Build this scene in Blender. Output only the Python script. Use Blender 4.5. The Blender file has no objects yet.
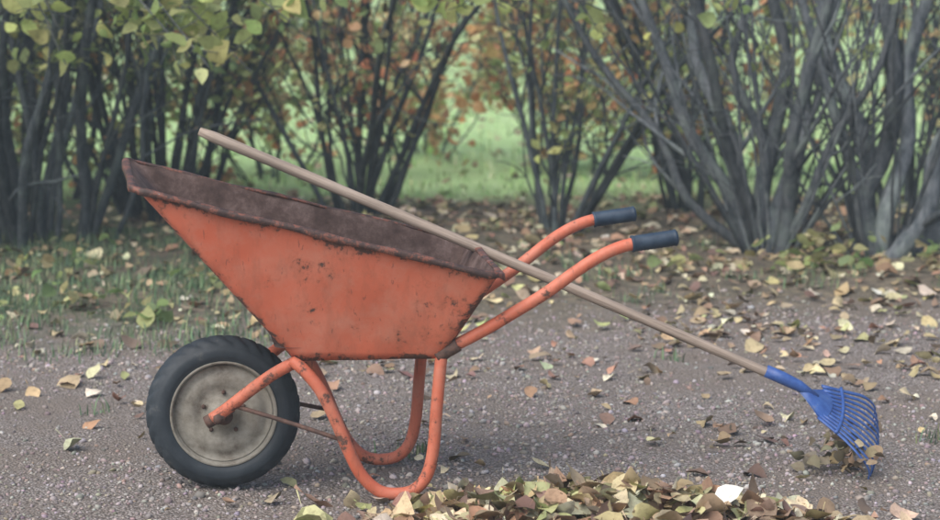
import bpy, math, random
import numpy as np
from mathutils import Vector, Matrix
random.seed(7); rng=np.random.default_rng(7)
S=bpy.context.scene

# ------------------------------------------------------------------ helpers
def link(o,parent=None):
    S.collection.objects.link(o)
    if parent: o.parent=parent
    return o
def mk(name,V,F,mats,col=None,midx=None,parent=None,smooth=False):
    V=np.asarray(V,dtype=np.float32).reshape(-1,3)
    me=bpy.data.meshes.new(name)
    if isinstance(F,np.ndarray):
        k=F.shape[1]; nf=F.shape[0]
        me.vertices.add(len(V)); me.vertices.foreach_set('co',V.ravel())
        me.loops.add(nf*k); me.loops.foreach_set('vertex_index',F.astype(np.int32).ravel())
        me.polygons.add(nf); me.polygons.foreach_set('loop_start',np.arange(0,nf*k,k,dtype=np.int32))
        try: me.polygons.foreach_set('loop_total',np.full(nf,k,dtype=np.int32))
        except Exception: pass
        me.update(calc_edges=True)
    else:
        me.from_pydata(V.tolist(),[],F); me.update()
    if col is not None:
        c=np.ones((len(V),4),dtype=np.float32); c[:,:3]=col
        a=me.color_attributes.new('Col','FLOAT_COLOR','POINT'); a.data.foreach_set('color',c.ravel())
    for m in (mats if isinstance(mats,(list,tuple)) else [mats]): me.materials.append(m)
    if midx is not None: me.polygons.foreach_set('material_index',np.asarray(midx,dtype=np.int32))
    if smooth: me.polygons.foreach_set('use_smooth',np.ones(len(me.polygons),dtype=bool))
    me.update()
    return link(bpy.data.objects.new(name,me),parent)

def catmull(P,n=6):
    P=np.asarray(P,float); Q=np.vstack([2*P[0]-P[1],P,2*P[-1]-P[-2]]); out=[]
    for i in range(1,len(Q)-2):
        for t in np.linspace(0,1,n,endpoint=False):
            a,b,c,d=Q[i-1],Q[i],Q[i+1],Q[i+2]
            out.append(.5*((2*b)+(-a+c)*t+(2*a-5*b+4*c-d)*t*t+(-a+3*b-3*c+d)*t**3))
    out.append(P[-1]); return np.array(out)
def tube(P,R,n=8,ref=None,cap=True,flat=1.0):
    P=np.asarray(P,float); m=len(P); R=np.broadcast_to(np.asarray(R,float),(m,))
    T=np.gradient(P,axis=0); T/=np.linalg.norm(T,axis=1)[:,None]+1e-9
    if ref is None:
        mt=np.abs(T.mean(0)); ref=np.eye(3)[int(np.argmin(mt))]
    U=np.cross(T,ref); U/=np.linalg.norm(U,axis=1)[:,None]+1e-9
    W=np.cross(T,U)
    a=np.linspace(0,2*math.pi,n,endpoint=False)
    V=P[:,None,:]+R[:,None,None]*(np.cos(a)[None,:,None]*U[:,None,:]*flat+np.sin(a)[None,:,None]*W[:,None,:])
    V=V.reshape(-1,3)
    i=np.arange(m-1)[:,None]*n; j=np.arange(n)[None,:]; j2=(j+1)%n
    F=np.stack([i+j,i+j2,i+n+j2,i+n+j],-1).reshape(-1,4)
    if cap:
        V=np.vstack([V,P[0],P[-1]]); c0=m*n; c1=c0+1; jj=np.arange(n)
        F=np.vstack([F,np.stack([np.full(n,c0),(jj+1)%n,jj,np.full(n,c0)],-1)[:, :4],
                     np.stack([np.full(n,c1),(m-1)*n+jj,(m-1)*n+(jj+1)%n,np.full(n,c1)],-1)])
    return V,F
class MB:
    def __init__(s): s.V=[];s.F=[];s.C=[];s.M=[];s.n=0
    def add(s,V,F,col=(1,1,1),m=0):
        s.V.append(V); s.F.append(F+s.n); s.n+=len(V)
        s.C.append(np.broadcast_to(np.asarray(col,float),(len(V),3))); s.M.append(np.full(len(F),m))
    def out(s,name,mats,parent=None,smooth=True):
        V=np.vstack(s.V); C=np.vstack(s.C); M=np.concatenate(s.M)
        F=np.vstack([f if f.shape[1]==4 else np.hstack([f,f[:,:1]]) for f in s.F])
        tri=F[:,0]==F[:,3]
        q=F[~tri]; t=F[tri][:,:3]
        FF=np.vstack([q[:,[0,1,2]],q[:,[0,2,3]],t]); MM=np.concatenate([M[~tri],M[~tri],M[tri]])
        return mk(name,V,FF,mats,C,MM,parent,smooth)
def tubeobj(name,pts,r,mat,parent,n=14,ref=(0,1,0),seg=6,flat=1.0):
    b=MB(); P=catmull(pts,seg); b.add(*tube(P,r,n,np.array(ref,float),flat=flat)); return b.out(name,[mat],parent)
def lathe(prof,n=64,tread=None):
    prof=np.asarray(prof,float); a=np.linspace(0,2*math.pi,n,endpoint=False); m=len(prof)
    r=prof[:,0][:,None]*np.ones(n)[None,:]
    if tread is not None: r=r-tread
    V=np.stack([r*np.cos(a),np.repeat(prof[:,1][:,None],n,1),r*np.sin(a)],-1).reshape(-1,3)
    i=np.arange(m-1)[:,None]*n; j=np.arange(n)[None,:]; j2=(j+1)%n
    return V,np.stack([i+j,i+j2,i+n+j2,i+n+j],-1).reshape(-1,4)

# ------------------------------------------------------------------ materials
class NT:
    def __init__(s,name):
        s.m=bpy.data.materials.new(name); s.m.use_nodes=True; s.t=s.m.node_tree; s.b=s.t.nodes['Principled BSDF']; s.o=s.t.nodes['Material Output']
    def n(s,typ,**k):
        x=s.t.nodes.new(typ)
        for a,b in k.items(): setattr(x,a,b)
        return x
    def l(s,a,b): s.t.links.new(a,b)
    def noise(s,scale,vec,detail=4,rough=.6):
        x=s.n('ShaderNodeTexNoise'); x.inputs['Scale'].default_value=scale; x.inputs['Detail'].default_value=detail; x.inputs['Roughness'].default_value=rough
        if vec is not None: s.l(vec,x.inputs['Vector'])
        return x.outputs['Fac']
    def ramp(s,fac,stops,interp='LINEAR'):
        x=s.n('ShaderNodeValToRGB'); x.color_ramp.interpolation=interp; e=x.color_ramp.elements
        while len(e)<len(stops): e.new(.5)
        for q,(p,c) in zip(e,stops):
            q.position=p; q.color=(*c,1) if not isinstance(c,(int,float)) else (c,c,c,1)
        s.l(fac,x.inputs[0]); return x.outputs[0]
    def mix(s,f,a,b,mode='MIX'):
        x=s.n('ShaderNodeMix',data_type='RGBA',blend_type=mode)
        for v,i in ((f,0),(a,6),(b,7)):
            if isinstance(v,bpy.types.NodeSocket): s.l(v,x.inputs[i])
            elif isinstance(v,(int,float)): x.inputs[i].default_value=v if i==0 else (v,v,v,1)
            else: x.inputs[i].default_value=(*v,1)
        return x.outputs[2]
    def math(s,op,a,b=0,clamp=False):
        x=s.n('ShaderNodeMath',operation=op); x.use_clamp=clamp
        for v,i in ((a,0),(b,1)):
            if isinstance(v,bpy.types.NodeSocket): s.l(v,x.inputs[i])
            else: x.inputs[i].default_value=v
        return x.outputs[0]
    def bump(s,h,strength=.5,dist=.01):
        x=s.n('ShaderNodeBump'); x.inputs['Strength'].default_value=strength; x.inputs['Distance'].default_value=dist
        s.l(h,x.inputs['Height']); s.l(x.outputs[0],s.b.inputs['Normal'])
    def obj(s): return s.n('ShaderNodeTexCoord').outputs['Object']
    def attr(s): return s.n('ShaderNodeAttribute',attribute_name='Col').outputs['Color']
    def base(s,c,rough=.7,spec=None,metal=0):
        if isinstance(c,bpy.types.NodeSocket): s.l(c,s.b.inputs['Base Color'])
        else: s.b.inputs['Base Color'].default_value=(*c,1)
        if isinstance(rough,bpy.types.NodeSocket): s.l(rough,s.b.inputs['Roughness'])
        else: s.b.inputs['Roughness'].default_value=rough
        s.b.inputs['Metallic'].default_value=metal
        if spec is not None: s.b.inputs['Specular IOR Level'].default_value=spec

def paint_mat(name,edgeattr=False,amt=0.0):
    k=NT(name); o=k.obj()
    big=k.noise(4,o,4); base=k.mix(k.ramp(big,[(.35,0),(.7,1)]),(.57,.135,.072),(.63,.195,.120))
    dust=k.noise(11,o,6,.7); base=k.mix(k.math('MULTIPLY',k.ramp(dust,[(.45,0),(.75,1)]),.45),base,(.56,.31,.23))
    mp=k.n('ShaderNodeMapping'); mp.inputs['Scale'].default_value=(22,22,3); k.l(o,mp.inputs[0])
    st=k.noise(1.2,mp.outputs[0],5,.7); base=k.mix(k.math('MULTIPLY',k.ramp(st,[(.50,0),(.74,1)]),.45),base,(.29,.11,.07))
    mp2=k.n('ShaderNodeMapping'); mp2.inputs['Scale'].default_value=(90,90,7); mp2.inputs['Rotation'].default_value=(.1,.35,0); k.l(o,mp2.inputs[0])
    sc=k.noise(1.,mp2.outputs[0],3,.6); base=k.mix(k.math('MULTIPLY',k.ramp(sc,[(.65,0),(.69,1)]),.5),base,(.16,.07,.055))
    r1=k.noise(26,o,8,.74)
    r2=k.noise(4.2,o,3,.6)
    rr=k.math('ADD',k.math('MULTIPLY',r1,.66),k.math('MULTIPLY',r2,.34))
    if edgeattr:
        sep=k.n('ShaderNodeSeparateColor'); k.l(k.attr(),sep.inputs[0]); rr=k.math('ADD',rr,k.math('MULTIPLY',sep.outputs[0],.19))
    rust=k.ramp(k.math('ADD',rr,amt),[(.595,0),(.635,1)])
    halo=k.ramp(k.math('ADD',rr,amt),[(.54,0),(.61,1)]); base=k.mix(k.math('MULTIPLY',halo,.35),base,(.32,.10,.055))
    rc=k.mix(k.noise(60,o,2),(.065,.045,.042),(.17,.09,.065))
    k.base(k.mix(rust,base,rc),k.math('ADD',k.math('MULTIPLY',rust,.3),.5),.35)
    k.bump(k.math('ADD',k.math('MULTIPLY',rust,-.5),k.math('MULTIPLY',r1,.4)),.35,.003)
    return k.m
M_paint=paint_mat('orange_paint',True,-.004); M_tube=paint_mat('orange_tube_paint',False,.045)
k=NT('rusty_dusty_steel'); o=k.obj(); a=k.noise(10,o,7,.75); c=k.ramp(a,[(.34,(.045,.028,.025)),(.48,(.085,.055,.048)),(.6,(.15,.105,.095)),(.7,(.26,.21,.20))]); k.base(c,.8,.3); k.bump(k.noise(40,o,4),.3,.003); M_inner=k.m
k=NT('worn_rim'); o=k.obj(); a=k.noise(24,o,7,.8); c=k.ramp(a,[(.40,(.045,.028,.026)),(.51,(.085,.048,.04)),(.56,(.25,.085,.055)),(.61,(.11,.07,.06)),(.67,(.27,.24,.24))]); k.base(c,.55,.45); k.bump(a,.4,.003); M_rim=k.m
k=NT('tyre_rubber'); o=k.obj(); a=k.noise(12,o,6,.7); c=k.ramp(a,[(.35,(.018,.026,.035)),(.6,(.034,.045,.056)),(.75,(.12,.12,.112))]); k.base(c,.62,.45); k.bump(k.noise(80,o,2),.15,.001); M_rub=k.m
k=NT('wheel_steel'); o=k.obj(); a=k.noise(11,o,7,.72); c=k.ramp(a,[(.34,(.11,.085,.065)),(.45,(.23,.215,.18)),(.62,(.36,.345,.30)),(.78,(.27,.245,.20))]); k.base(c,.6,.4); k.bump(k.noise(50,o,4),.3,.002); M_wheel=k.m
k=NT('rusty_iron'); o=k.obj(); a=k.noise(40,o,6,.7); k.base(k.ramp(a,[(.35,(.06,.04,.035)),(.6,(.14,.08,.062)),(.75,(.23,.14,.11))]),.75,.4); k.bump(a,.4,.002); M_iron=k.m
k=NT('grip_rubber'); o=k.obj(); k.base(k.ramp(k.noise(30,o),[(.4,(.014,.032,.06)),(.75,(.045,.075,.115))]),.55,.5); M_grip=k.m
k=NT('weathered_wood'); o=k.obj(); mp=k.n('ShaderNodeMapping'); mp.inputs['Scale'].default_value=(4,120,120); k.l(o,mp.inputs[0])
a=k.noise(1.0,mp.outputs[0],6,.7); b2=k.noise(7,o,4)
c=k.ramp(a,[(.3,(.18,.14,.11)),(.55,(.39,.32,.265)),(.75,(.49,.41,.345))]); c=k.mix(k.math('MULTIPLY',k.ramp(b2,[(.45,0),(.7,1)]),.5),c,(.24,.20,.17)); k.base(c,.75,.3); k.bump(a,.4,.002); M_wood=k.m
k=NT('blue_plastic'); o=k.obj(); a=k.noise(30,o,6,.7); k.base(k.ramp(a,[(.4,(.035,.085,.29)),(.60,(.055,.13,.38)),(.70,(.17,.18,.22))]),.42,.5); M_blue=k.m

def leaf_mat(name,transl=.25):
    k=NT(name); o=k.obj(); a=k.noise(55,o,2,.7)
    c=k.mix(k.math('MULTIPLY',k.ramp(a,[(.5,0),(.68,1)]),.45),k.attr(),k.mix(.7,k.attr(),(.12,.08,.045)))
    k.base(c,.6,.3)
    tr=k.n('ShaderNodeBsdfTranslucent'); k.l(c,tr.inputs[0]); mx=k.n('ShaderNodeMixShader'); mx.inputs[0].default_value=transl
    k.l(k.b.outputs[0],mx.inputs[1]); k.l(tr.outputs[0],mx.inputs[2]); k.l(mx.outputs[0],k.o.inputs[0]); return k.m
M_fol=leaf_mat('foliage_leaf',.45)
k=NT('grass_blade'); k.base(k.attr(),.7,.25); M_grass=k.m
k=NT('fallen_leaf'); o=k.obj(); a=k.noise(60,o,3,.7); k.base(k.mix(k.math('MULTIPLY',k.ramp(a,[(.48,0),(.68,1)]),.55),k.attr(),k.mix(.7,k.attr(),(.10,.06,.035))),.65,.3); M_leaf=k.m
k=NT('bark'); o=k.obj(); mp=k.n('ShaderNodeMapping'); mp.inputs['Scale'].default_value=(1,1,.35); k.l(o,mp.inputs[0]); a=k.noise(34,mp.outputs[0],4,.7); b2=k.noise(6,o,3)
c=k.mix(k.ramp(a,[(.38,0),(.65,1)]),k.mix(1,k.attr(),(.38,.43,.45),'MULTIPLY'),k.attr())
c=k.mix(k.math('MULTIPLY',k.ramp(b2,[(.5,0),(.65,1)]),.5),c,k.mix(1,k.attr(),(1.5,1.65,1.4),'MULTIPLY')); k.base(c,.85,.2); k.bump(a,.8,.014); M_bark=k.m
k=NT('gravel_stone'); k.base(k.attr(),.8,.3); M_stone=k.m

def EDGE(x,y):
    return y-(2.55+.22*x+.18*np.sin(x*2.3)+.1*np.sin(x*5.1+1))
def hgt(x,y):
    x=np.asarray(x,float); y=np.asarray(y,float)
    h=.006*np.sin(x*3.1+y*1.7)+.005*np.sin(x*7.3-y*4.9+1.3)+.003*np.sin(x*13+y*17)
    e=np.clip(EDGE(x,y)/1.0,0,1); h=h+.035*e*e*(3-2*e)
    return h*np.exp(-np.maximum(np.hypot(x,y)-9,0)/8)-.004
k=NT('ground_material'); pos=k.n('ShaderNodeNewGeometry').outputs['Position']
sx=k.n('ShaderNodeSeparateXYZ'); k.l(pos,sx.inputs[0]); X,Y=sx.outputs[0],sx.outputs[1]
vo=k.n('ShaderNodeTexVoronoi'); vo.inputs['Scale'].default_value=125; k.l(pos,vo.inputs['Vector'])
vs=k.n('ShaderNodeSeparateColor'); k.l(vo.outputs['Color'],vs.inputs[0])
g=k.ramp(vs.outputs[0],[(0,(.20,.178,.165)),(.35,(.30,.272,.255)),(.7,(.39,.355,.34)),(1,(.50,.47,.455))])
g=k.mix(k.ramp(vo.outputs['Distance'],[(.3,0),(.7,1)]),g,(.145,.125,.11))
pt_=k.noise(1.6,pos,5,.7); g=k.mix(k.math('MULTIPLY',k.ramp(pt_,[(.42,0),(.60,1)]),.7),g,(.21,.178,.152))
ns=k.noise(18,pos,6,.75)
soil=k.ramp(ns,[(.3,(.07,.065,.055)),(.5,(.17,.145,.115)),(.62,(.26,.215,.155)),(.72,(.36,.30,.20))])
gr=k.ramp(k.noise(3.2,pos,4,.7),[(.42,0),(.56,1)])
gl=k.math('MULTIPLY_ADD',X,-.5,True)
xx_=k.t.nodes[-1]; xx_.use_clamp=True; xx_.inputs[2].default_value=.1
soil=k.mix(k.math('MULTIPLY',gr,k.math('ADD',k.math('MULTIPLY',gl,.7),.12)),soil,(.085,.135,.08))
e=k.math('SUBTRACT',Y,k.math('MULTIPLY',X,.22)); e=k.math('ADD',e,k.math('MULTIPLY',k.noise(2.2,pos,5,.7),1.6))
e=k.math('DIVIDE',k.math('SUBTRACT',e,3.1),.8,True)
c=k.mix(e,g,soil)
lawn=k.ramp(k.noise(5,pos,7,.75),[(.3,(.32,.52,.21)),(.5,(.46,.68,.31)),(.68,(.60,.76,.42)),(.78,(.70,.68,.40))])
e2=k.math('DIVIDE',k.math('SUBTRACT',k.math('ADD',Y,k.math('MULTIPLY',k.noise(.9,pos,3),2.)),7.3),1.2,True)
c=k.mix(e2,c,lawn)
k.base(c,.9,.2); k.bump(k.math('ADD',k.math('MULTIPLY',vo.outputs['Distance'],-1),k.math('MULTIPLY',ns,1.2)),.7,.012)
M_ground=k.m
def axis(lo,hi,fine,far):
    c=np.arange(lo,hi+1e-6,fine); l=lo-np.cumsum(fine*1.18**np.arange(1,40)); l=l[l>-far]; r=hi+np.cumsum(fine*1.18**np.arange(1,40)); r=r[r<far]
    return np.concatenate([[-far],l[::-1],c,r,[far]])
gx=axis(-4,4,.07,250); gy=axis(-3,7,.07,250)
GX,GY=np.meshgrid(gx,gy); nx,ny=len(gx),len(gy)
V=np.stack([GX,GY,hgt(GX,GY)],-1).reshape(-1,3)
i,j=np.meshgrid(np.arange(nx-1),np.arange(ny-1)); a=(j*nx+i).ravel()
mk('ground',V,np.stack([a,a+1,a+1+nx,a+nx],-1),M_ground,smooth=True)

# ------------------------------------------------------------------ scatter primitives
def rotmats(n,tilt,yaw=None):
    yaw=rng.uniform(0,2*np.pi,n) if yaw is None else yaw
    tx=rng.normal(0,1,n)*tilt; ty=rng.normal(0,1,n)*tilt
    cz,sz=np.cos(yaw),np.sin(yaw); Z=np.zeros((n,3,3)); Z[:,0,0]=cz;Z[:,0,1]=-sz;Z[:,1,0]=sz;Z[:,1,1]=cz;Z[:,2,2]=1
    cx,sx_=np.cos(tx),np.sin(tx); A=np.zeros((n,3,3)); A[:,0,0]=1;A[:,1,1]=cx;A[:,1,2]=-sx_;A[:,2,1]=sx_;A[:,2,2]=cx
    cy,sy=np.cos(ty),np.sin(ty); B=np.zeros((n,3,3)); B[:,1,1]=1;B[:,0,0]=cy;B[:,0,2]=sy;B[:,2,0]=-sy;B[:,2,2]=cy
    return Z@A@B
def leaf_template():
    st=[(.14,.20),(.34,.33),(.58,.31),(.80,.17)]
    V=[(0,0,0)]
    for x,w in st: V+=[(x,w,1),(x,0,0),(x,-w,1)]
    V.append((1,0,0)); V+= [(-.32,.012,0),(-.32,-.012,0)]
    F=[(0,2,1),(0,3,2)]
    for s in range(3):
        p=1+3*s; q=p+3
        F+=[(p,p+1,q+1),(p,q+1,q),(p+1,p+2,q+2),(p+1,q+2,q+1)]
    F+=[(10,11,13),(11,12,13),(0,14,15)]
    return np.array(V,float),np.array(F)
LT,LF=leaf_template()
def leaves(P,size,R,col,curl=.5,fold=.35):
    n=len(P); T=np.repeat(LT[None],n,0)
    x=T[:,:,0]-.4; y=T[:,:,1]*rng.uniform(.75,1.25,n)[:,None]
    cu=rng.normal(0,curl,n)[:,None]; fo=np.abs(rng.normal(0,fold,n))[:,None]; tw=rng.normal(0,curl,n)[:,None]
    z=cu*x*x+fo*np.abs(y)+tw*x*y*1.5+rng.normal(0,.03,(n,T.shape[1]))
    y=y+rng.normal(0,.12,n)[:,None]*x*x
    L=np.stack([x,y,z],-1)*np.asarray(size)[:,None,None]
    V=np.einsum('nij,nkj->nki',R,L)+P[:,None,:]
    F=(LF[None]+(np.arange(n)*len(LT))[:,None,None]).reshape(-1,3)
    C=np.repeat(col[:,None,:],len(LT),1).reshape(-1,3)
    return V.reshape(-1,3),F,C
def palette(n,cols,w=None,var=.22):
    cols=np.array(cols); w=None if w is None else np.array(w)/sum(w)
    c=cols[rng.choice(len(cols),n,p=w)]
    return np.clip(c*(1+rng.normal(0,var,(n,1)))*(1+rng.normal(0,.06,(n,3))),.01,.8)
FALL=[(.52,.44,.28),(.42,.33,.20),(.29,.20,.14),(.18,.13,.10),(.40,.42,.20),(.62,.58,.43),(.37,.23,.15)]
FW=[5,4.5,3.5,3,1.8,4,2]

t=(1+5**.5)/2
ico=np.array([(-1,t,0),(1,t,0),(-1,-t,0),(1,-t,0),(0,-1,t),(0,1,t),(0,-1,-t),(0,1,-t),(t,0,-1),(t,0,1),(-t,0,-1),(-t,0,1)])/math.hypot(1,t)
icf=np.array([(0,11,5),(0,5,1),(0,1,7),(0,7,10),(0,10,11),(1,5,9),(5,11,4),(11,10,2),(10,7,6),(7,1,8),(3,9,4),(3,4,2),(3,2,6),(3,6,8),(3,8,9),(4,9,5),(2,4,11),(6,2,10),(8,6,7),(9,8,1)])
n=50000
x=rng.uniform(-2.6,2.8,n); y=-1.6+rng.uniform(0,1,n)**1.25*5.4
keep=(EDGE(x,y)+rng.normal(0,.3,n))<.15
keep&=(np.sin(x*2.1+y*1.3)+np.sin(x*.9-y*2.7+2)+rng.normal(0,.9,n))>-1.0
x,y=x[keep],y[keep]; n=len(x)
s=np.clip(rng.lognormal(math.log(.0047),.38,n),.0026,.014)
sc=np.stack([rng.uniform(.8,1.4,n),rng.uniform(.7,1.1,n),rng.uniform(.5,.9,n)],-1)*s[:,None]
L=ico[None]*(1+rng.normal(0,.13,(n,12,1)))*sc[:,None,:]
V=np.einsum('nij,nkj->nki',rotmats(n,.4),L); V+=np.stack([x,y,hgt(x,y)+s*.2],-1)[:,None,:]
col=palette(n,[(.33,.30,.29),(.26,.23,.22),(.39,.36,.35),(.45,.42,.41),(.31,.255,.22),(.20,.185,.175)],[5,4,3,1.2,3,2.5],.15)
mk('gravel',V.reshape(-1,3),(icf[None]+(np.arange(n)*12)[:,None,None]).reshape(-1,3),M_stone,np.repeat(col[:,None],12,1).reshape(-1,3))

def ground_leaves(name,x,y,size,lift=.008,tilt=.3,z=None,pal=(FALL,FW)):
    n=len(x); P=np.stack([x,y,(hgt(x,y) if z is None else z)+lift+np.abs(rng.normal(0,.006,n))],-1)
    V,F,C=leaves(P,size,rotmats(n,tilt),palette(n,*pal),.6,.3); return mk(name,V,F,M_leaf,C)
x1=rng.uniform(-2.6,2.8,300); y1=rng.uniform(-1.3,2.6,300)
x2=rng.uniform(-5,5,7400); y2=rng.uniform(2.2,6.8,7400); kp=(EDGE(x2,y2)+rng.normal(0,.4,7400)>.25)&((x2>-1.0)|(rng.uniform(0,1,7400)<.4)); x2,y2=x2[kp],y2[kp]
cl=rng.normal(0,1,(34,2))*[1.1,.6]+[.9,1.9]; w_=rng.integers(0,34,420); x3=cl[w_,0]+rng.normal(0,.14,420); y3=cl[w_,1]+rng.normal(0,.14,420)
x4=rng.uniform(-8,8,2600); y4=rng.uniform(6.5,22,2600)
x5=rng.normal(.9,.7,260); y5=rng.normal(-.68,.22,260)
xx=np.concatenate([x1,x2,x3,x4,x5]); yy=np.concatenate([y1,y2,y3,y4,y5])
ground_leaves('fallen_leaves',xx,yy,np.clip(rng.normal(.056,.02,len(xx)),.022,.11))
n=1050; r=np.sqrt(rng.uniform(0,1,n)); a=rng.uniform(0,2*np.pi,n); r*=rng.uniform(.7,1.5,n)
px=.32+r*np.cos(a)*.55; py=-.64+r*np.sin(a)*.34+.05*np.cos(a*3)
pz=hgt(px,py)+.095*np.clip(1-r*r,0,1)*rng.uniform(.3,1.15,n)
ground_leaves('leaf_pile',px,py,np.clip(rng.normal(.07,.022,n),.03,.12),tilt=.5,z=pz)

def blades(x,y,h,cols,w=.004,name='grass'):
    n=len(x); yaw=rng.uniform(0,2*np.pi,n); d=np.stack([np.cos(yaw),np.sin(yaw)],-1); p=np.stack([-d[:,1],d[:,0]],-1)
    lean=np.abs(rng.normal(.35,.3,n)); z0=hgt(x,y); V=np.zeros((n,5,3))
    for q,(tt,ww) in enumerate([(0,1),(0,-1),(.55,.8),(.55,-.8),(1,0)]):
        off=d*(lean*h*tt*tt)[:,None]+p*(w*ww)
        V[:,q,0]=x+off[:,0]; V[:,q,1]=y+off[:,1]; V[:,q,2]=z0+h*tt*(1-.25*lean*tt)
    F=np.array([(0,1,3),(0,3,2),(2,3,4)]); FF=(F[None]+(np.arange(n)*5)[:,None,None]).reshape(-1,3)
    return mk(name,V.reshape(-1,3),FF,M_grass,np.repeat(cols[:,None],5,1).reshape(-1,3))
GC=[(.085,.145,.09),(.12,.20,.115),(.17,.27,.145),(.25,.29,.16)]
xs=[];ys=[]
def tufts(cx,cy,k,s): 
    for a_,b_ in zip(cx,cy): xs.append(rng.normal(a_,s,k)); ys.append(rng.normal(b_,s,k))
m=430; cx=rng.uniform(-4.5,-.7,m); cy=rng.uniform(1.9,5.2,m); q=EDGE(cx,cy)>-.35; tufts(cx[q],cy[q],38,.08)
m=55; cx=rng.uniform(-.9,4,m); cy=rng.uniform(3,5.6,m); tufts(cx,cy,28,.06)
tufts([-.15,-.2,1.36,-1.3,-1.15,-1.6,.7,2.0],[.35,.28,.5,-.3,.9,.6,1.9,1.2],22,.03)
xs=np.concatenate(xs); ys=np.concatenate(ys)
blades(xs,ys,np.clip(rng.normal(.04,.02,len(xs)),.012,.12),palette(len(xs),GC),.0025,'grass')
n=12000; x=rng.uniform(-8,8,n); y=6.8+rng.uniform(0,1,n)**1.6*12
blades(x,y,np.clip(rng.normal(.05,.02,n),.02,.09),palette(n,[(.38,.57,.24),(.48,.67,.33),(.58,.73,.42)]),.006,'lawn_grass')
pp=[]
for (cx,cy,nn,ss,hh) in [(1.62,4.0,60,.14,.16),(1.45,3.9,30,.1,.1),(2.1,3.9,40,.15,.1),(-1.25,2.6,20,.07,.08),(-1.5,2.9,20,.09,.08),(-2.0,2.7,22,.1,.08),(-1.05,3.3,20,.1,.08),(-1.75,3.7,34,.2,.12),(.9,4.0,16,.12,.06),(2.5,3.4,18,.12,.06)]:
    a_=rng.normal(cx,ss,nn); b_=rng.normal(cy,ss,nn); pp.append(np.stack([a_,b_,hgt(a_,b_)+rng.uniform(.01,hh,nn)],-1))
pp=np.vstack(pp); V,F,C=leaves(pp,np.clip(rng.normal(.06,.02,len(pp)),.025,.1),rotmats(len(pp),.5),palette(len(pp),[(.20,.30,.12),(.30,.38,.16),(.42,.42,.2),(.5,.42,.24)]),.4,.3); mk('low_weeds',V,F,M_fol,C)

# ------------------------------------------------------------------ shrubs
def norm(v): return v/(np.linalg.norm(v)+1e-9)
class Shrub:
    def __init__(s,name,bark,fol,seed): s.b=MB(); s.name=name; s.bark=np.array(bark); s.fol=fol; s.L=[];s.r=np.random.default_rng(seed)
    def limb(s,P,r0,r1,n=6):
        P=np.asarray(P); R=np.linspace(r0,r1,len(P)); s.b.add(*tube(P,R,n,cap=False),col=s.bark*s.r.uniform(.55,1.3))
    def wob(s,p0,d,length,up=.15,w=.1,k=7):
        pts=[p0.copy()]; p=p0.copy(); d=norm(d)
        for i in range(k):
            d=norm(d+s.r.normal(0,w,3)+np.array([0,0,up])*(length/k)); p=p+d*length/k; pts.append(p.copy())
        return np.array(pts)
    def stem(s,P,r0,r1,subs,sublen,twigs,leafp,lz=0.0):
        s.limb(P,r0,r1,8 if r0>.02 else 6); n=len(P)
        for _ in range(subs):
            f=s.r.uniform(.12,.97); i=int(f*(n-1)); p=P[i]; t=norm(P[min(i+1,n-1)]-P[max(i-1,0)])
            d=norm(t+s.r.normal(0,.45,3)+np.array([0,0,.25])); ln=sublen*s.r.uniform(.5,1.2)
            Q=s.wob(p,d,ln,.3,.13,6); rr=(r0+(r1-r0)*f)*.5; s.limb(Q,max(rr,.004),.0025,5)
            for _ in range(twigs):
                j=s.r.integers(1,6); d2=norm(norm(Q[j+0]-Q[j-1])+s.r.normal(0,.55,3)); W=s.wob(Q[j],d2,ln*s.r.uniform(.3,.6),.1,.18,4)
                s.limb(W,.0035,.0015,4)
                for pnt in W[1:]:
                    if pnt[2]>lz:
                        c_=leafp
                        while c_>0:
                            if s.r.uniform()<c_: s.L.append(pnt+s.r.normal(0,.035,3))
                            c_-=1
    def out(s,lsize=.06,tilt=.9):
        if s.L:
            P=np.array(s.L); n=len(P); V,F,C=leaves(P,np.clip(rng.normal(lsize,lsize*.25,n),.02,.2),rotmats(n,tilt),palette(n,*s.fol),.5,.3)
            s.b.V.append(V);s.b.F.append(F+s.b.n);s.b.C.append(C);s.b.M.append(np.full(len(F),1)); s.b.n+=len(V)
        return s.b.out(s.name,[M_bark,M_fol],None,True)
def pt(x,y): return np.array([x,y,float(hgt(x,y))-.03])
YEL=([(.52,.58,.22),(.44,.53,.20),(.60,.61,.28),(.32,.42,.16)],[3,3,2,2])
ORA=([(.68,.39,.20),(.60,.28,.15),(.70,.51,.27),(.46,.27,.15),(.64,.64,.33),(.44,.56,.24)],[4,2.5,3,1.5,4,4])
OLV=([(.20,.29,.13),(.34,.42,.18),(.50,.51,.22)],[3,2.5,2.5])
GREY=(.185,.205,.225); DARK=(.095,.112,.125); LBARK=(.125,.145,.16)
def bush(x,y,seed,stems=16,h=2.8,spread=.38,r=(.018,.035),bark=DARK,fol=OLV,subs=6,sublen=.7,twigs=4,leafp=.25,lz=1.3,br=.16,lsize=.06,name='shrub'):
    s=Shrub(name,bark,fol,seed)
    for i in range(stems):
        a=s.r.uniform(0,2*np.pi); q=s.r.uniform(.1,1); d=np.array([math.cos(a)*spread*q*1.4,math.sin(a)*spread*q*1.4,1.])
        p0=pt(x+math.cos(a)*br*q,y+math.sin(a)*br*q); P=s.wob(p0,d,h*s.r.uniform(.75,1.1),.05,.085,12); rr=s.r.uniform(*r)
        s.stem(P,rr,rr*.3,subs,sublen,twigs,leafp,lz)
    return s.out(lsize)
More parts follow.
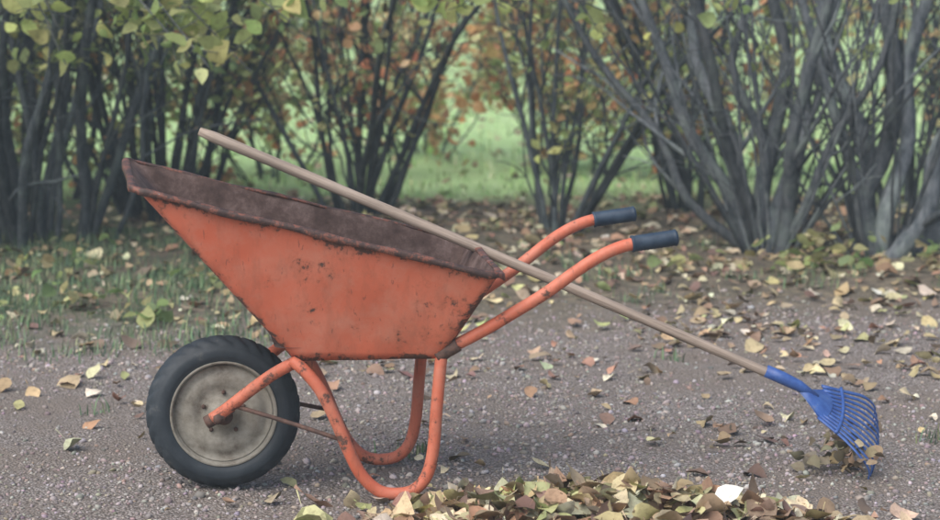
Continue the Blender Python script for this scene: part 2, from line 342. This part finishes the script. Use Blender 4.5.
def posed(x,y,ends,seed,bark=GREY,fol=YEL,leafp=.14,subs=5,shoots=22,name='shrub'):
    s=Shrub(name,bark,fol,seed)
    for (dx,dy,bend,r0) in ends:
        p0=pt(x+dx*.08+s.r.normal(0,.02),y+dy*.15+s.r.normal(0,.05)); pts=[p0]
        for zz in (.25,.55,.9,1.3,1.8,2.4,3.0):
            f=zz/1.3; g=f**bend
            pts.append(p0+np.array([dx*g+s.r.normal(0,.04),dy*g+s.r.normal(0,.03),zz]))
        P=catmull(pts,3); s.bark=np.array(bark)*s.r.uniform(.75,1.2); s.stem(P,r0*.85,r0*.25,subs,.75,4,leafp,1.2)
    for _ in range(shoots):
        a=s.r.uniform(0,6.28); q=s.r.uniform(.2,1); d=np.array([math.cos(a)*.8*q,math.sin(a)*.5*q,1.]); rr=s.r.uniform(.004,.012)
        P=s.wob(pt(x+math.cos(a)*.12,y+math.sin(a)*.12),d,s.r.uniform(1.4,2.6),.05,.07,9); s.bark=np.array(bark)*s.r.uniform(.45,.95); s.stem(P,rr,.003,2,.5,3,leafp,.9)
    return s.out(.07)
posed(1.38,4.55,[(-.62,.1,.9,.045),(-.42,-.2,1.1,.04),(-.30,.3,.8,.05),(-.12,0,1.2,.035),(.05,.3,1,.055),(.22,-.1,.9,.045),(.38,.2,1.1,.05),(-.9,.3,.7,.03),(.5,-.2,.8,.03)],11)
posed(1.88,4.4,[(-.25,.2,1,.05),(.02,-.1,1.1,.065),(.25,.2,.9,.055),(.55,-.1,.8,.055),(.85,.1,.75,.075),(1.2,-.1,.7,.07),(-.45,.1,.9,.04),(1.6,.1,.7,.05)],12)
posed(2.95,5.0,[(-.5,.1,1,.05),(-.25,.2,1,.05),(.1,.1,1,.05),(.4,0,.9,.05),(.8,.2,.8,.04)],13,shoots=8)
# middle
bush(-.58,6.0,21,17,2.3,.45,(.011,.022),DARK,ORA,6,.65,4,.42,.25)
bush(.42,5.3,22,12,2.3,.6,(.010,.020),DARK,([(.52,.54,.22),(.44,.54,.20),(.62,.42,.19)],[2,2.5,1.2]),6,.65,4,.38,.4)
bush(1.15,6.2,23,11,2.3,.4,(.011,.022),DARK,ORA,6,.65,4,.42,.25)
# left
bush(-2.15,5.0,31,26,2.8,.25,(.014,.032),LBARK,OLV,5,.7,4,.45,.9,br=.45)
bush(-2.9,4.7,32,20,2.8,.25,(.016,.034),LBARK,OLV,5,.7,4,.45,.9,br=.4)
bush(-1.6,5.9,33,22,2.5,.38,(.012,.024),DARK,([(.20,.30,.13),(.46,.50,.21),(.54,.34,.17)],[3,3,2]),7,.7,5,.45,.25,br=.35)
bush(-2.5,6.6,34,20,2.5,.4,(.012,.026),DARK,OLV,7,.8,5,.55,.2,br=.4)
bush(-3.4,6.2,35,18,2.5,.4,(.012,.026),DARK,OLV,7,.8,5,.45,.2,br=.4)
bush(2.4,6.3,36,12,2.5,.45,(.012,.024),DARK,ORA,6,.8,5,.35,.3,br=.35)
bush(3.4,6.0,37,14,2.5,.4,(.013,.026),DARK,OLV,7,.8,5,.3,.4,br=.35)
for q,(x,y) in enumerate([(-1.2,7.9),(.65,7.9),(1.6,8.0),(-2.6,8.2),(3.2,8.3),(-.3,9.6)]):
    bush(x,y,50+q,9,1.35,.75,(.006,.012),DARK,ORA,7,.55,5,.85,.02,br=.3,lsize=.075)
s=Shrub('yellow_leaved_shrub',(.15,.16,.15),YEL,77)
for (tx,ty,tz,lf) in [(-1.66,3.4,.95,.5),(-1.62,3.0,1.12,.4),(-1.3,3.3,.98,.8),(-1.2,3.4,1.1,.8),(-1.12,3.1,1.0,.7),(-1.0,3.6,1.12,.8),(-.9,3.4,.92,.7),(-1.05,3.2,.95,.7),(-1.4,3.6,1.2,.8),(-.75,3.6,1.12,.7),(-.35,3.8,1.2,.6),(0,3.6,1.17,.8),(.3,3.7,1.12,.8),(.6,3.5,1.15,.7),(-1.95,2.9,1.12,.3),(-.55,3.9,1.22,.6),(.15,3.5,1.18,.7),(.45,3.6,1.2,.7)]:
    p0=pt(-2.5+s.r.normal(0,.1),3.9+s.r.normal(0,.1)); e=np.array([tx,ty,tz]); mid=np.array([(p0[0]*.6+tx*.4),(p0[1]*.5+ty*.5),max(1.7,tz+.35)])
    P=catmull([p0,p0+np.array([.05,0,.8]),mid,mid*.4+e*.6+np.array([0,0,.08]),e],5); s.limb(P,.013,.003,6)
    for f in np.linspace(.55,1,12):
        i=min(int(f*(len(P)-1)),len(P)-2); W=s.wob(P[i],s.r.normal(0,1,3)*np.array([1,1,.5])+np.array([.2,0,-.1]),.18,-.5,.15,4); s.limb(W,.003,.0015,4)
        for w in W[1:]:
            if s.r.uniform()<lf: s.L.append(w+s.r.normal(0,.03,3))
s.out(.095)

def tree(x,y,h,seed,pal):
    r=np.random.default_rng(seed); b=MB(); p0=np.array([x,y,-.1])
    P=catmull([p0,p0+[.1,0,h*.3],p0+[r.normal(0,.3),0,h*.6],p0+[0,0,h*.9]],4); b.add(*tube(P,np.linspace(.25,.05,len(P)),8,cap=False),col=(.12,.115,.11))
    pts=[]
    for i in range(26):
        f=r.uniform(.15,.95); q=P[int(f*(len(P)-1))]; a=r.uniform(0,6.28); e=q+np.array([math.cos(a),math.sin(a),r.uniform(.1,.8)])*h*.28*(1.2-f*.7)
        b.add(*tube(np.array([q,(q+e)/2+[0,0,.1],e]),[.06,.04,.015],5,cap=False),col=(.12,.115,.11))
        pts.append(r.normal(0,h*.075,(60,3))+e)
    Pn=np.vstack(pts); V,F,C=leaves(Pn,rng.uniform(.2,.38,len(Pn)),rotmats(len(Pn),1.),palette(len(Pn),*pal)); b.V.append(V);b.F.append(F+b.n);b.C.append(C);b.M.append(np.full(len(F),1));b.n+=len(V)
    b.out('tree',[M_bark,M_fol])
for q in range(8):
    tree(-14+q*4+random.uniform(-1,1),34+random.uniform(-3,4),random.uniform(6,9),100+q,[OLV,ORA,YEL][q%3])

# ------------------------------------------------------------------ wheelbarrow
WB=link(bpy.data.objects.new('wheelbarrow',None)); WB.rotation_euler=(0,0,math.radians(7.5))
def ring(xf,xr,wf,wr,rad,nc=5,ns=14,nw=8):
    pts=[]
    C=[(xf,-wf,1,1,180),(xr,-wr,-1,1,270),(xr,wr,-1,-1,0),(xf,wf,1,-1,90)]
    for i,(cx,cy,sx_,sy_,a0) in enumerate(C):
        ox,oy=cx+sx_*rad,cy+sy_*rad
        for t_ in np.linspace(0,90,nc+1):
            a=math.radians(a0+t_); pts.append((ox+rad*math.cos(a),oy+rad*math.sin(a)))
        nx_,ny_=C[(i+1)%4][:2]; nsx,nsy=C[(i+1)%4][2:4]; na=math.radians(C[(i+1)%4][4]); 
        e=(nx_+nsx*rad+rad*math.cos(na),ny_+nsy*rad+rad*math.sin(na)); s0=pts[-1]; k_=ns if i%2==0 else nw
        for t_ in np.linspace(0,1,k_+1)[1:-1]: pts.append((s0[0]+(e[0]-s0[0])*t_,s0[1]+(e[1]-s0[1])*t_))
    return np.array(pts)
XF,XR=-.890,.038; ZF,ZR=.834,.602
top=ring(XF,XR,.285,.315,.03); bot=ring(-.488,-.096,.19,.205,.03)
ztop=ZF+(ZR-ZF)*(top[:,0]-XF)/(XR-XF)
fw=np.clip(1-(top[:,0]-XF)/(XR-XF),0,1); yf=np.clip((top[:,1]+.3)/.6,0,1)
ztop=ztop+yf*(.012*fw+.010)+.004*np.exp(-((top[:,0]-XF)/.06)**2)
top[:,0]-=.026*yf*fw
n=len(top); NL=16; V=[];C=[]
for l in range(NL+1):
    f=l/NL; p=bot*(1-f)+top*f; z=.369*(1-f)+ztop*f
    bulge=.010*math.sin(math.pi*f); 
    jit=.0028*np.sin(p[:,0]*19+z*23)+.0022*np.sin(p[:,0]*41-z*31)
    q=p.copy(); q[:,1]+=np.sign(p[:,1])*(bulge*0.5+jit)*(np.abs(p[:,1])>.12)
    V.append(np.column_stack([q,z]))
    ed=max(0,1-(1-f)/.14)*1.0; eb=max(0,1-f/.08)*.8
    cor=np.exp(-((p[:,0]-p[:,0].min())/.035)**2)*.75+np.exp(-((p[:,0]-p[:,0].max())/.035)**2)*.6
    C.append(np.repeat(np.clip(np.maximum(cor,max(ed,eb)),0,1)[:,None],3,1))
V=np.vstack(V);C=np.vstack(C)
i=np.arange(NL)[:,None]*n; j=np.arange(n)[None,:]; F=np.stack([i+j,i+(j+1)%n,i+n+(j+1)%n,i+n+j],-1).reshape(-1,4)
o=mk('tub_shell',V,F,[M_paint,M_inner,M_rim],C,None,WB,True)
m=o.modifiers.new('thick','SOLIDIFY'); m.thickness=.004; m.offset=-1; m.material_offset=1; m.material_offset_rim=2
fl=bot*.87+top*.13; fl=(fl-fl.mean(0))*.985+fl.mean(0); cz=np.full(len(fl),.405)
V=np.vstack([np.column_stack([fl,cz]),[[fl[:,0].mean(),0,.403]]]); F=[[a,(a+1)%n,n] for a in range(n)]
mk('tub_floor',V,F,M_inner,None,None,WB)
nr=len(top); d=np.array([top[(a+1)%nr]-top[a-1] for a in range(nr)]); nrm=np.column_stack([d[:,1],-d[:,0]]); nrm/=np.linalg.norm(nrm,axis=1)[:,None]
prof=[(-.005,-.004),(-.005,.003),(.002,.005),(.010,.005),(.014,.001),(.015,-.012),(.011,-.013),(.010,-.002),(.002,-.004)]
V=[]
for a in range(nr):
    for (u,w) in prof:
        wv=1+.2*math.sin(a*1.7); V.append((top[a,0]+nrm[a,0]*u*(1+.15*math.sin(a*.9)),top[a,1]+nrm[a,1]*u,ztop[a]+w*wv+.002*math.sin(a*1.3)))
m_=len(prof); F=[]
for a in range(nr):
    for b in range(m_): F.append([a*m_+b,a*m_+(b+1)%m_,((a+1)%nr)*m_+(b+1)%m_,((a+1)%nr)*m_+b])
mk('tub_rim',V,F,M_rim,None,None,WB,True)
R=.0165
for sg,nm in ((1,'near'),(-1,'far')):
    Yy=lambda y:-sg*y
    tubeobj('frame_tube_'+nm,[(-.70,Yy(.085),.200),(-.66,Yy(.092),.228),(-.60,Yy(.11),.278),(-.54,Yy(.14),.326),(-.49,Yy(.165),.358),(-.44,Yy(.175),.385),(-.28,Yy(.175),.388),(-.14,Yy(.18),.388),(-.085,Yy(.20),.397),(-.045,Yy(.213),.416),(.02,Yy(.225),.452),(.085,Yy(.235),.492),(.165,Yy(.25),.543),(.245,Yy(.262),.602),(.30,Yy(.268),.638),(.355,Yy(.272),.663),(.40,Yy(.274),.674),(.425,Yy(.274),.677)],R,M_tube,WB,14)
    b=MB(); L=np.linspace(.388,.510,28); rad=np.array([.0205+.0014*(q%2) for q in range(28)]); rad[0]=.0225;rad[1]=.0225;rad[-1]=.016;rad[-2]=.0225
    b.add(*tube(np.column_stack([L,np.full(28,Yy(.274)),.672+(L-.388)*.13]),rad,18,np.array([0,1.,0]))); b.out('grip_'+nm,[M_grip],WB,False)
    tubeobj('leg_'+nm,[(-.49,Yy(.175),.368),(-.46,Yy(.195),.342),(-.42,Yy(.205),.292),(-.382,Yy(.208),.215),(-.35,Yy(.21),.135),(-.315,Yy(.21),.065),(-.27,Yy(.21),.022),(-.22,Yy(.21),.012),(-.175,Yy(.21),.022),(-.142,Yy(.21),.06),(-.125,Yy(.21),.13),(-.115,Yy(.21),.25),(-.104,Yy(.205),.36),(-.098,Yy(.2),.385)],R,M_tube,WB,14)
    tubeobj('brace_'+nm,[(-.64,Yy(.095),.235),(-.50,Yy(.15),.198),(-.355,Yy(.205),.155)],.006,M_iron,WB,8,seg=3)
    tubeobj('axle_lug_'+nm,[(-.715,Yy(.076),.188),(-.69,Yy(.08),.203),(-.65,Yy(.087),.233)],.018,M_iron,WB,12,seg=3)
    tubeobj('joint_clamp_'+nm,[(-.112,Yy(.2),.374),(-.09,Yy(.206),.39),(-.06,Yy(.212),.408)],.0205,M_iron,WB,12,seg=3)
tubeobj('cross_bar',[(-.14,-.18,.378),(-.14,0,.378),(-.14,.18,.378)],.012,M_iron,WB,10,ref=(1,0,0))
tubeobj('axle',[(-.675,-.105,.203),(-.675,0,.203),(-.675,.105,.203)],.009,M_iron,WB,12,ref=(1,0,0))
for sg in (-1,1):
    tubeobj('axle_nut',[(-.685,sg*.098,.203),(-.685,sg*.104,.203),(-.685,sg*.112,.203)],.014,M_iron,WB,6,ref=(1,0,0),seg=2)
WC=(-.668,0,.203); n=168
prof=[]
for t_ in np.linspace(math.radians(-38),math.radians(218),33):
    prof.append((.164+.0425*math.sin(t_),-.046*math.cos(t_)))
prof=np.array(prof); tread=np.zeros((len(prof),n))
for q in range(len(prof)):
    rr=prof[q,0]
    if rr>.190:
        for z in range(n):
            ph=(z+int(abs(prof[q,1])*160))%6
            tread[q,z]=.005 if ph<2 else 0
    if abs(rr-.185)<.003 or abs(rr-.160)<.0025: tread[q,:]=.003
V,F=lathe(prof,n,tread); o=mk('tyre',V,F[:,::-1].copy(),M_rub,None,None,WB,False); o.location=WC
rimp=[(.137,-.040),(.143,-.043),(.142,-.034),(.134,-.031),(.128,-.020),(.112,-.019),(.106,-.024),(.080,-.026),(.072,-.020),(.045,-.018),(.040,-.030),(.028,-.034),(.026,-.062),(.016,-.064),(.001,-.064)]
both=MB(); V,F=lathe(rimp,72); both.add(V,F); V2=V.copy(); V2[:,1]*=-1; both.add(V2,F[:,::-1]); V,F=lathe([(.13,-.03),(.13,.03)],72); both.add(V,F)
o=both.out('wheel_disc',[M_wheel],WB); o.location=WC
b=MB(); V,F=lathe([(.024,-.060),(.024,-.070),(.014,-.074),(.001,-.074)],20); b.add(V,F); V2=V.copy(); V2[:,1]*=-1; b.add(V2,F[:,::-1])
for a in range(5):
    an=a*2*math.pi/5+.3; c0=np.array([.056*math.cos(an),0,.056*math.sin(an)])
    for sg in (-1,1): b.add(*tube(np.array([c0+[0,sg*.015,0],c0+[0,sg*.025,0]]),.006,6,np.array([1.,0,0])))
o=b.out('wheel_hub',[M_iron],WB,False); o.location=WC

# ------------------------------------------------------------------ rake
RK=link(bpy.data.objects.new('rake',None))
A=np.array([-.745,.17,.935]); B=np.array([.885,.14,.24])
b=MB(); tt=np.linspace(0,1,40); L=np.linalg.norm(B-A)
Pl=np.column_stack([tt*L,.002*np.sin(tt*7),.004*np.sin(tt*math.pi)]); rr=.0155-.002*tt+.0004*np.sin(tt*40); rr[0]*=.75
b.add(*tube(Pl,rr,14,np.array([0,1.,0]))); o=b.out('shaft',[M_wood],RK)
d=Vector(B-A); o.rotation_euler=d.to_track_quat('X','Z').to_euler(); o.location=A
A0=B-0.02*norm(B-A); tip=np.array([1.18,.15,.037]); al=norm(tip-A0); ac=np.array([.42,.85,.14]); ac=norm(ac-al*np.dot(ac,al)); up=np.cross(al,ac); up=up if up[2]>0 else -up
def H(a,b_,c_=0): return A0+al*a+ac*b_+up*c_
b=MB()
b.add(*tube(np.array([H(-.05,0,-.006),H(0,0,.004),H(.05,0,.012),H(.11,0,.012)]),[.0175,.018,.016,.010],14,ac))
rows=8; cols=13; V=[]
for sgn in (1,-1):
    for a in range(rows):
        f=a/(rows-1); aa=.06+.10*f; w=.012+.075*f**1.2
        for c_ in range(cols):
            g=(c_/(cols-1)*2-1); V.append(H(aa-.02*g*g*f,g*w,.016*(1-g*g)*(1-f*.3)+sgn*.002+.004))
F=[]
for s_ in range(2):
    for a in range(rows-1):
        for c_ in range(cols-1):
            q=s_*rows*cols+a*cols+c_; F.append([q,q+1,q+cols+1,q+cols])
b.add(np.array(V),np.array(F))
NTN=12
for q in range(NTN):
    g=(q/(NTN-1)*2-1); w1=.085; w2=.17
    p=[H(.145-.02*g*g,g*w1,.008),H(.21,g*(w1+(w2-w1)*.5),.018),H(.27-.01*g*g,g*(w1+(w2-w1)*.85),.018),H(.325-.02*g*g,g*w2,.004),H(.345-.02*g*g,g*w2*1.01,-.03)]
    P=catmull(p,3); b.add(*tube(P,np.linspace(.0078,.0048,len(P)),6,ac,flat=.45))
for aa,ww,cc in ((.195,.122,.018),):
    P=np.array([H(aa-.015*g*g,g*ww,cc) for g in np.linspace(-1,1,15)]); b.add(*tube(P,.005,6,al))
b.out('head',[M_blue],RK)
n=45; ground_leaves('raked_leaves',rng.normal(1.02,.05,n),rng.normal(.07,.06,n),rng.uniform(.035,.055,n),tilt=.7,z=hgt(1.,.0)+rng.uniform(0,.085,n),pal=([(.16,.14,.10),(.26,.2,.13),(.34,.28,.18)],[1,1,1]))

# ------------------------------------------------------------------ haze volume, added to lift the blacks and fade the contrast
k=NT('added_haze'); k.t.nodes.remove(k.b); v=k.n('ShaderNodeVolumeScatter'); v.inputs['Density'].default_value=.0064; v.inputs['Color'].default_value=(.80,.95,1,1); v.inputs['Anisotropy'].default_value=.2; k.l(v.outputs[0],k.o.inputs['Volume'])
mv=np.array([(x,y,z) for x in (-30,30) for y in (-16,42) for z in (-.3,12)],float)
mf=[[0,1,3,2],[4,6,7,5],[0,4,5,1],[2,3,7,6],[0,2,6,4],[1,5,7,3]]
mk('added_haze',mv,mf,k.m)

# ------------------------------------------------------------------ light
el=50
W=bpy.data.worlds.new('World'); S.world=W; W.use_nodes=True; nt=W.node_tree
sk=nt.nodes.new('ShaderNodeTexSky'); sk.sky_type='NISHITA'; sk.sun_disc=False; sk.sun_elevation=math.radians(el); sk.air_density=1.0; sk.dust_density=3.0; sk.ozone_density=1.0
dirv=Vector((math.sin(math.radians(-40))*math.cos(math.radians(el)),-math.cos(math.radians(-40))*math.cos(math.radians(el)),math.sin(math.radians(el))))
sk.sun_rotation=math.atan2(dirv.x,dirv.y)
nt.links.new(sk.outputs[0],nt.nodes['Background'].inputs[0]); nt.nodes['Background'].inputs[1].default_value=.15
sl=bpy.data.lights.new('sun','SUN'); sl.energy=3.5; sl.angle=math.radians(70); sl.color=(1,.97,.92); so=link(bpy.data.objects.new('sun',sl)); so.rotation_euler=dirv.to_track_quat('Z','Y').to_euler()

cam=bpy.data.cameras.new('camera'); co=link(bpy.data.objects.new('camera',cam)); cam.lens=90.2; cam.sensor_width=36; cam.clip_end=1000
co.location=(0,-6.3,1.45); co.rotation_euler=(math.radians(90-7.68),0,0)
cam.dof.use_dof=True; cam.dof.focus_distance=6.25; cam.dof.aperture_fstop=3.8
S.camera=co
S.view_settings.view_transform='Standard'; S.view_settings.look='None'; S.view_settings.exposure=0
S.render.resolution_x=1024; S.render.resolution_y=566
